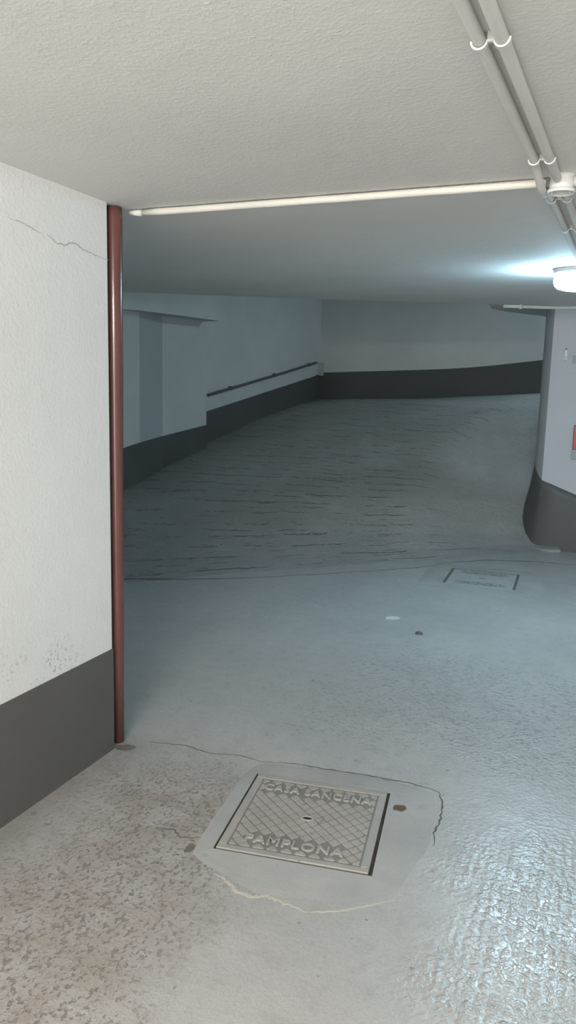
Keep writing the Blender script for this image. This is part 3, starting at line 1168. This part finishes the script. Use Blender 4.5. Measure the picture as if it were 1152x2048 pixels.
hk = empty('wall_hook', (-0.462, PF, 1.86), 0)
tag(hk, 'small white wall hook high on the pillar front', 'hook')
bm = new()
add_box(bm, -0.009, 0.009, -0.005, 0.0, -0.045, 0.045)
bevel(bm, 0.002, 2)
pl = obj('plate', bm, M['white'], hk)
bm = new()
add_tube(bm, [(0, -0.003, -0.01), (0, -0.022, -0.022), (0, -0.026, -0.038), (0, -0.022, -0.05)], 0.005, 10)
obj('hook', bm, M['white'], hk, True)
bm = new()
add_lathe(bm, [(0, 0.0), (0.010, 0.0), (0.010, 0.006), (0, 0.007)], 16)
bmesh.ops.rotate(bm, cent=(0, 0, 0), matrix=Matrix.Rotation(PI / 2, 3, 'X'), verts=bm.verts[:])
bmesh.ops.translate(bm, vec=(0, -0.003, 0.058), verts=bm.verts[:])
obj('screw', bm, M['grey_panel'], hk, True)

ws = empty('wall_plate', (-0.36, PF, 1.83), 0)
tag(ws, 'faint pale square plate on the pillar wall beside the white hook', 'plate')
bm = new()
add_box(bm, -0.065, 0.085, -0.008, 0.0, -0.06, 0.05)
bevel(bm, 0.003, 2)
obj('cover', bm, M['pillar'], ws)
bm = new()
add_box(bm, -0.045, 0.065, -0.011, -0.006, -0.045, 0.03)
bevel(bm, 0.002, 2)
obj('face', bm, M['grey_panel'], ws)

# thin dark rail climbing the upper left ramp wall
bm = new()
P = [(-4.945, 9.06, 1.375), (-4.945, 10.2, 1.535), (-4.945, 11.5, 1.72), (-4.945, 12.6, 1.885), (-4.945, 13.03, 1.945)]
add_tube(bm, P, 0.019, 12)
rail = obj('rail_pipe', bm, M['rail'], None, True)
tag(rail, 'thin dark pipe climbing the upper left ramp wall above the dado', 'pipe')
for y in (9.7, 11.2, 12.7):
    z = 1.375 + (y - 9.06) * 0.1436
    bm = new()
    add_box(bm, -4.985, -4.925, y - 0.015, y + 0.015, z - 0.026, z + 0.026)
    bevel(bm, 0.005, 2)
    obj('bracket', bm, M['rail'], rail)

# short plaster nib in the far corner
bm = new()
add_box(bm, -4.99, -4.90, 13.18, 13.34, 1.72, 1.955)
bevel(bm, 0.01, 2)
struct('trim_1', bm, M['facet'], 'short grey plaster nib in the far corner above the dado', 'trim')

# white conduit along the slab edge by the pillar
bm = new()
P = [(-1.02, 7.452, ceil_z(7.45) - 0.017), (-0.85, 7.565, ceil_z(7.56) - 0.017), (-0.70, 7.665, ceil_z(7.66) - 0.017), (-0.57, 7.755, ceil_z(7.75) - 0.017), (0.3, 7.77, ceil_z(7.75) - 0.017)]
add_tube(bm, P, 0.015, 14)
ec = obj('edge_conduit', bm, M['white'], None, True)
tag(ec, 'thin white conduit along the far slab edge, leading to the top of the pillar', 'conduit')
bm = new()
add_tube(bm, [(-0.89, 7.535, ceil_z(7.53) - 0.017), (-0.865, 7.552, ceil_z(7.55) - 0.017)], 0.023, 14)
obj('coupling', bm, M['white'], ec, True)

# ------------------------------------------------------------------ light
# unseen batten lamp, added overhead to brighten the near floor and ceiling
M['tube'] = emit_mat('lit_fill_tube', (1.0, 0.945, 0.88), TUBE_STRENGTH)
bt = empty('fill_tube_lamp', (-0.45, -1.0, CEIL), 0)
tag(bt, 'added warm white tube lamp, unseen on the ceiling behind the viewer, brightening the near lane', 'lamp')
bm = new()
add_box(bm, -0.62, 0.62, -0.035, 0.035, -0.05, 0.012)
bevel(bm, 0.006, 2)
obj('housing', bm, M['white'], bt)
bm = new()
add_tube(bm, [(-0.58, 0, -0.085), (0.58, 0, -0.085)], 0.019, 20)
obj('tube', bm, M['tube'], bt, True)
for sx in (-0.6, 0.6):
    bm = new()
    add_box(bm, sx - 0.02, sx + 0.02, -0.022, 0.022, -0.11, -0.045)
    bevel(bm, 0.004, 2)
    obj('lamp_holder', bm, M['white'], bt)

w = bpy.data.worlds.new('daylight')
scene.world = w
w.use_nodes = True
bg = w.node_tree.nodes['Background']
bg.inputs[0].default_value = (1.0, 0.97, 0.93, 1)
bg.inputs[1].default_value = 0.6

la = bpy.data.lights.new('doorway_daylight', 'AREA')
la.shape = 'RECTANGLE'
la.size = DX1 - DX0
la.size_y = DH
la.energy = 200.0
la.color = (1.0, 0.97, 0.93)
lo_ = bpy.data.objects.new('doorway_daylight', la)
lo_.location = ((DX0 + DX1) / 2, BACK_Y + 0.02, DH / 2)
lo_.rotation_euler = (PI / 2, 0, 0)
col.objects.link(lo_)

# ------------------------------------------------------------------ camera
th, pitch, roll = math.radians(22.6), math.radians(9.2), math.radians(1.44)
f_px = 1540.0
Fv = Vector((0, math.cos(pitch), -math.sin(pitch)))
R0 = Vector((1, 0, 0))
U0 = R0.cross(Fv)
Rv = R0 * math.cos(roll) + U0 * math.sin(roll)
Uv = U0 * math.cos(roll) - R0 * math.sin(roll)
rz = Matrix.Rotation(th, 3, 'Z')
Fv, Rv, Uv = rz @ Fv, rz @ Rv, rz @ Uv
cam = bpy.data.cameras.new('camera')
cam.sensor_fit = 'VERTICAL'
cam.sensor_height = 24.0
cam.lens = f_px / 2048.0 * 24.0
cam.clip_start = 0.05
co = bpy.data.objects.new('camera', cam)
mw = Matrix((Rv, Uv, -Fv)).transposed().to_4x4()
mw.translation = Vector((0, 0, 1.5))
co.matrix_world = mw
col.objects.link(co)
scene.camera = co
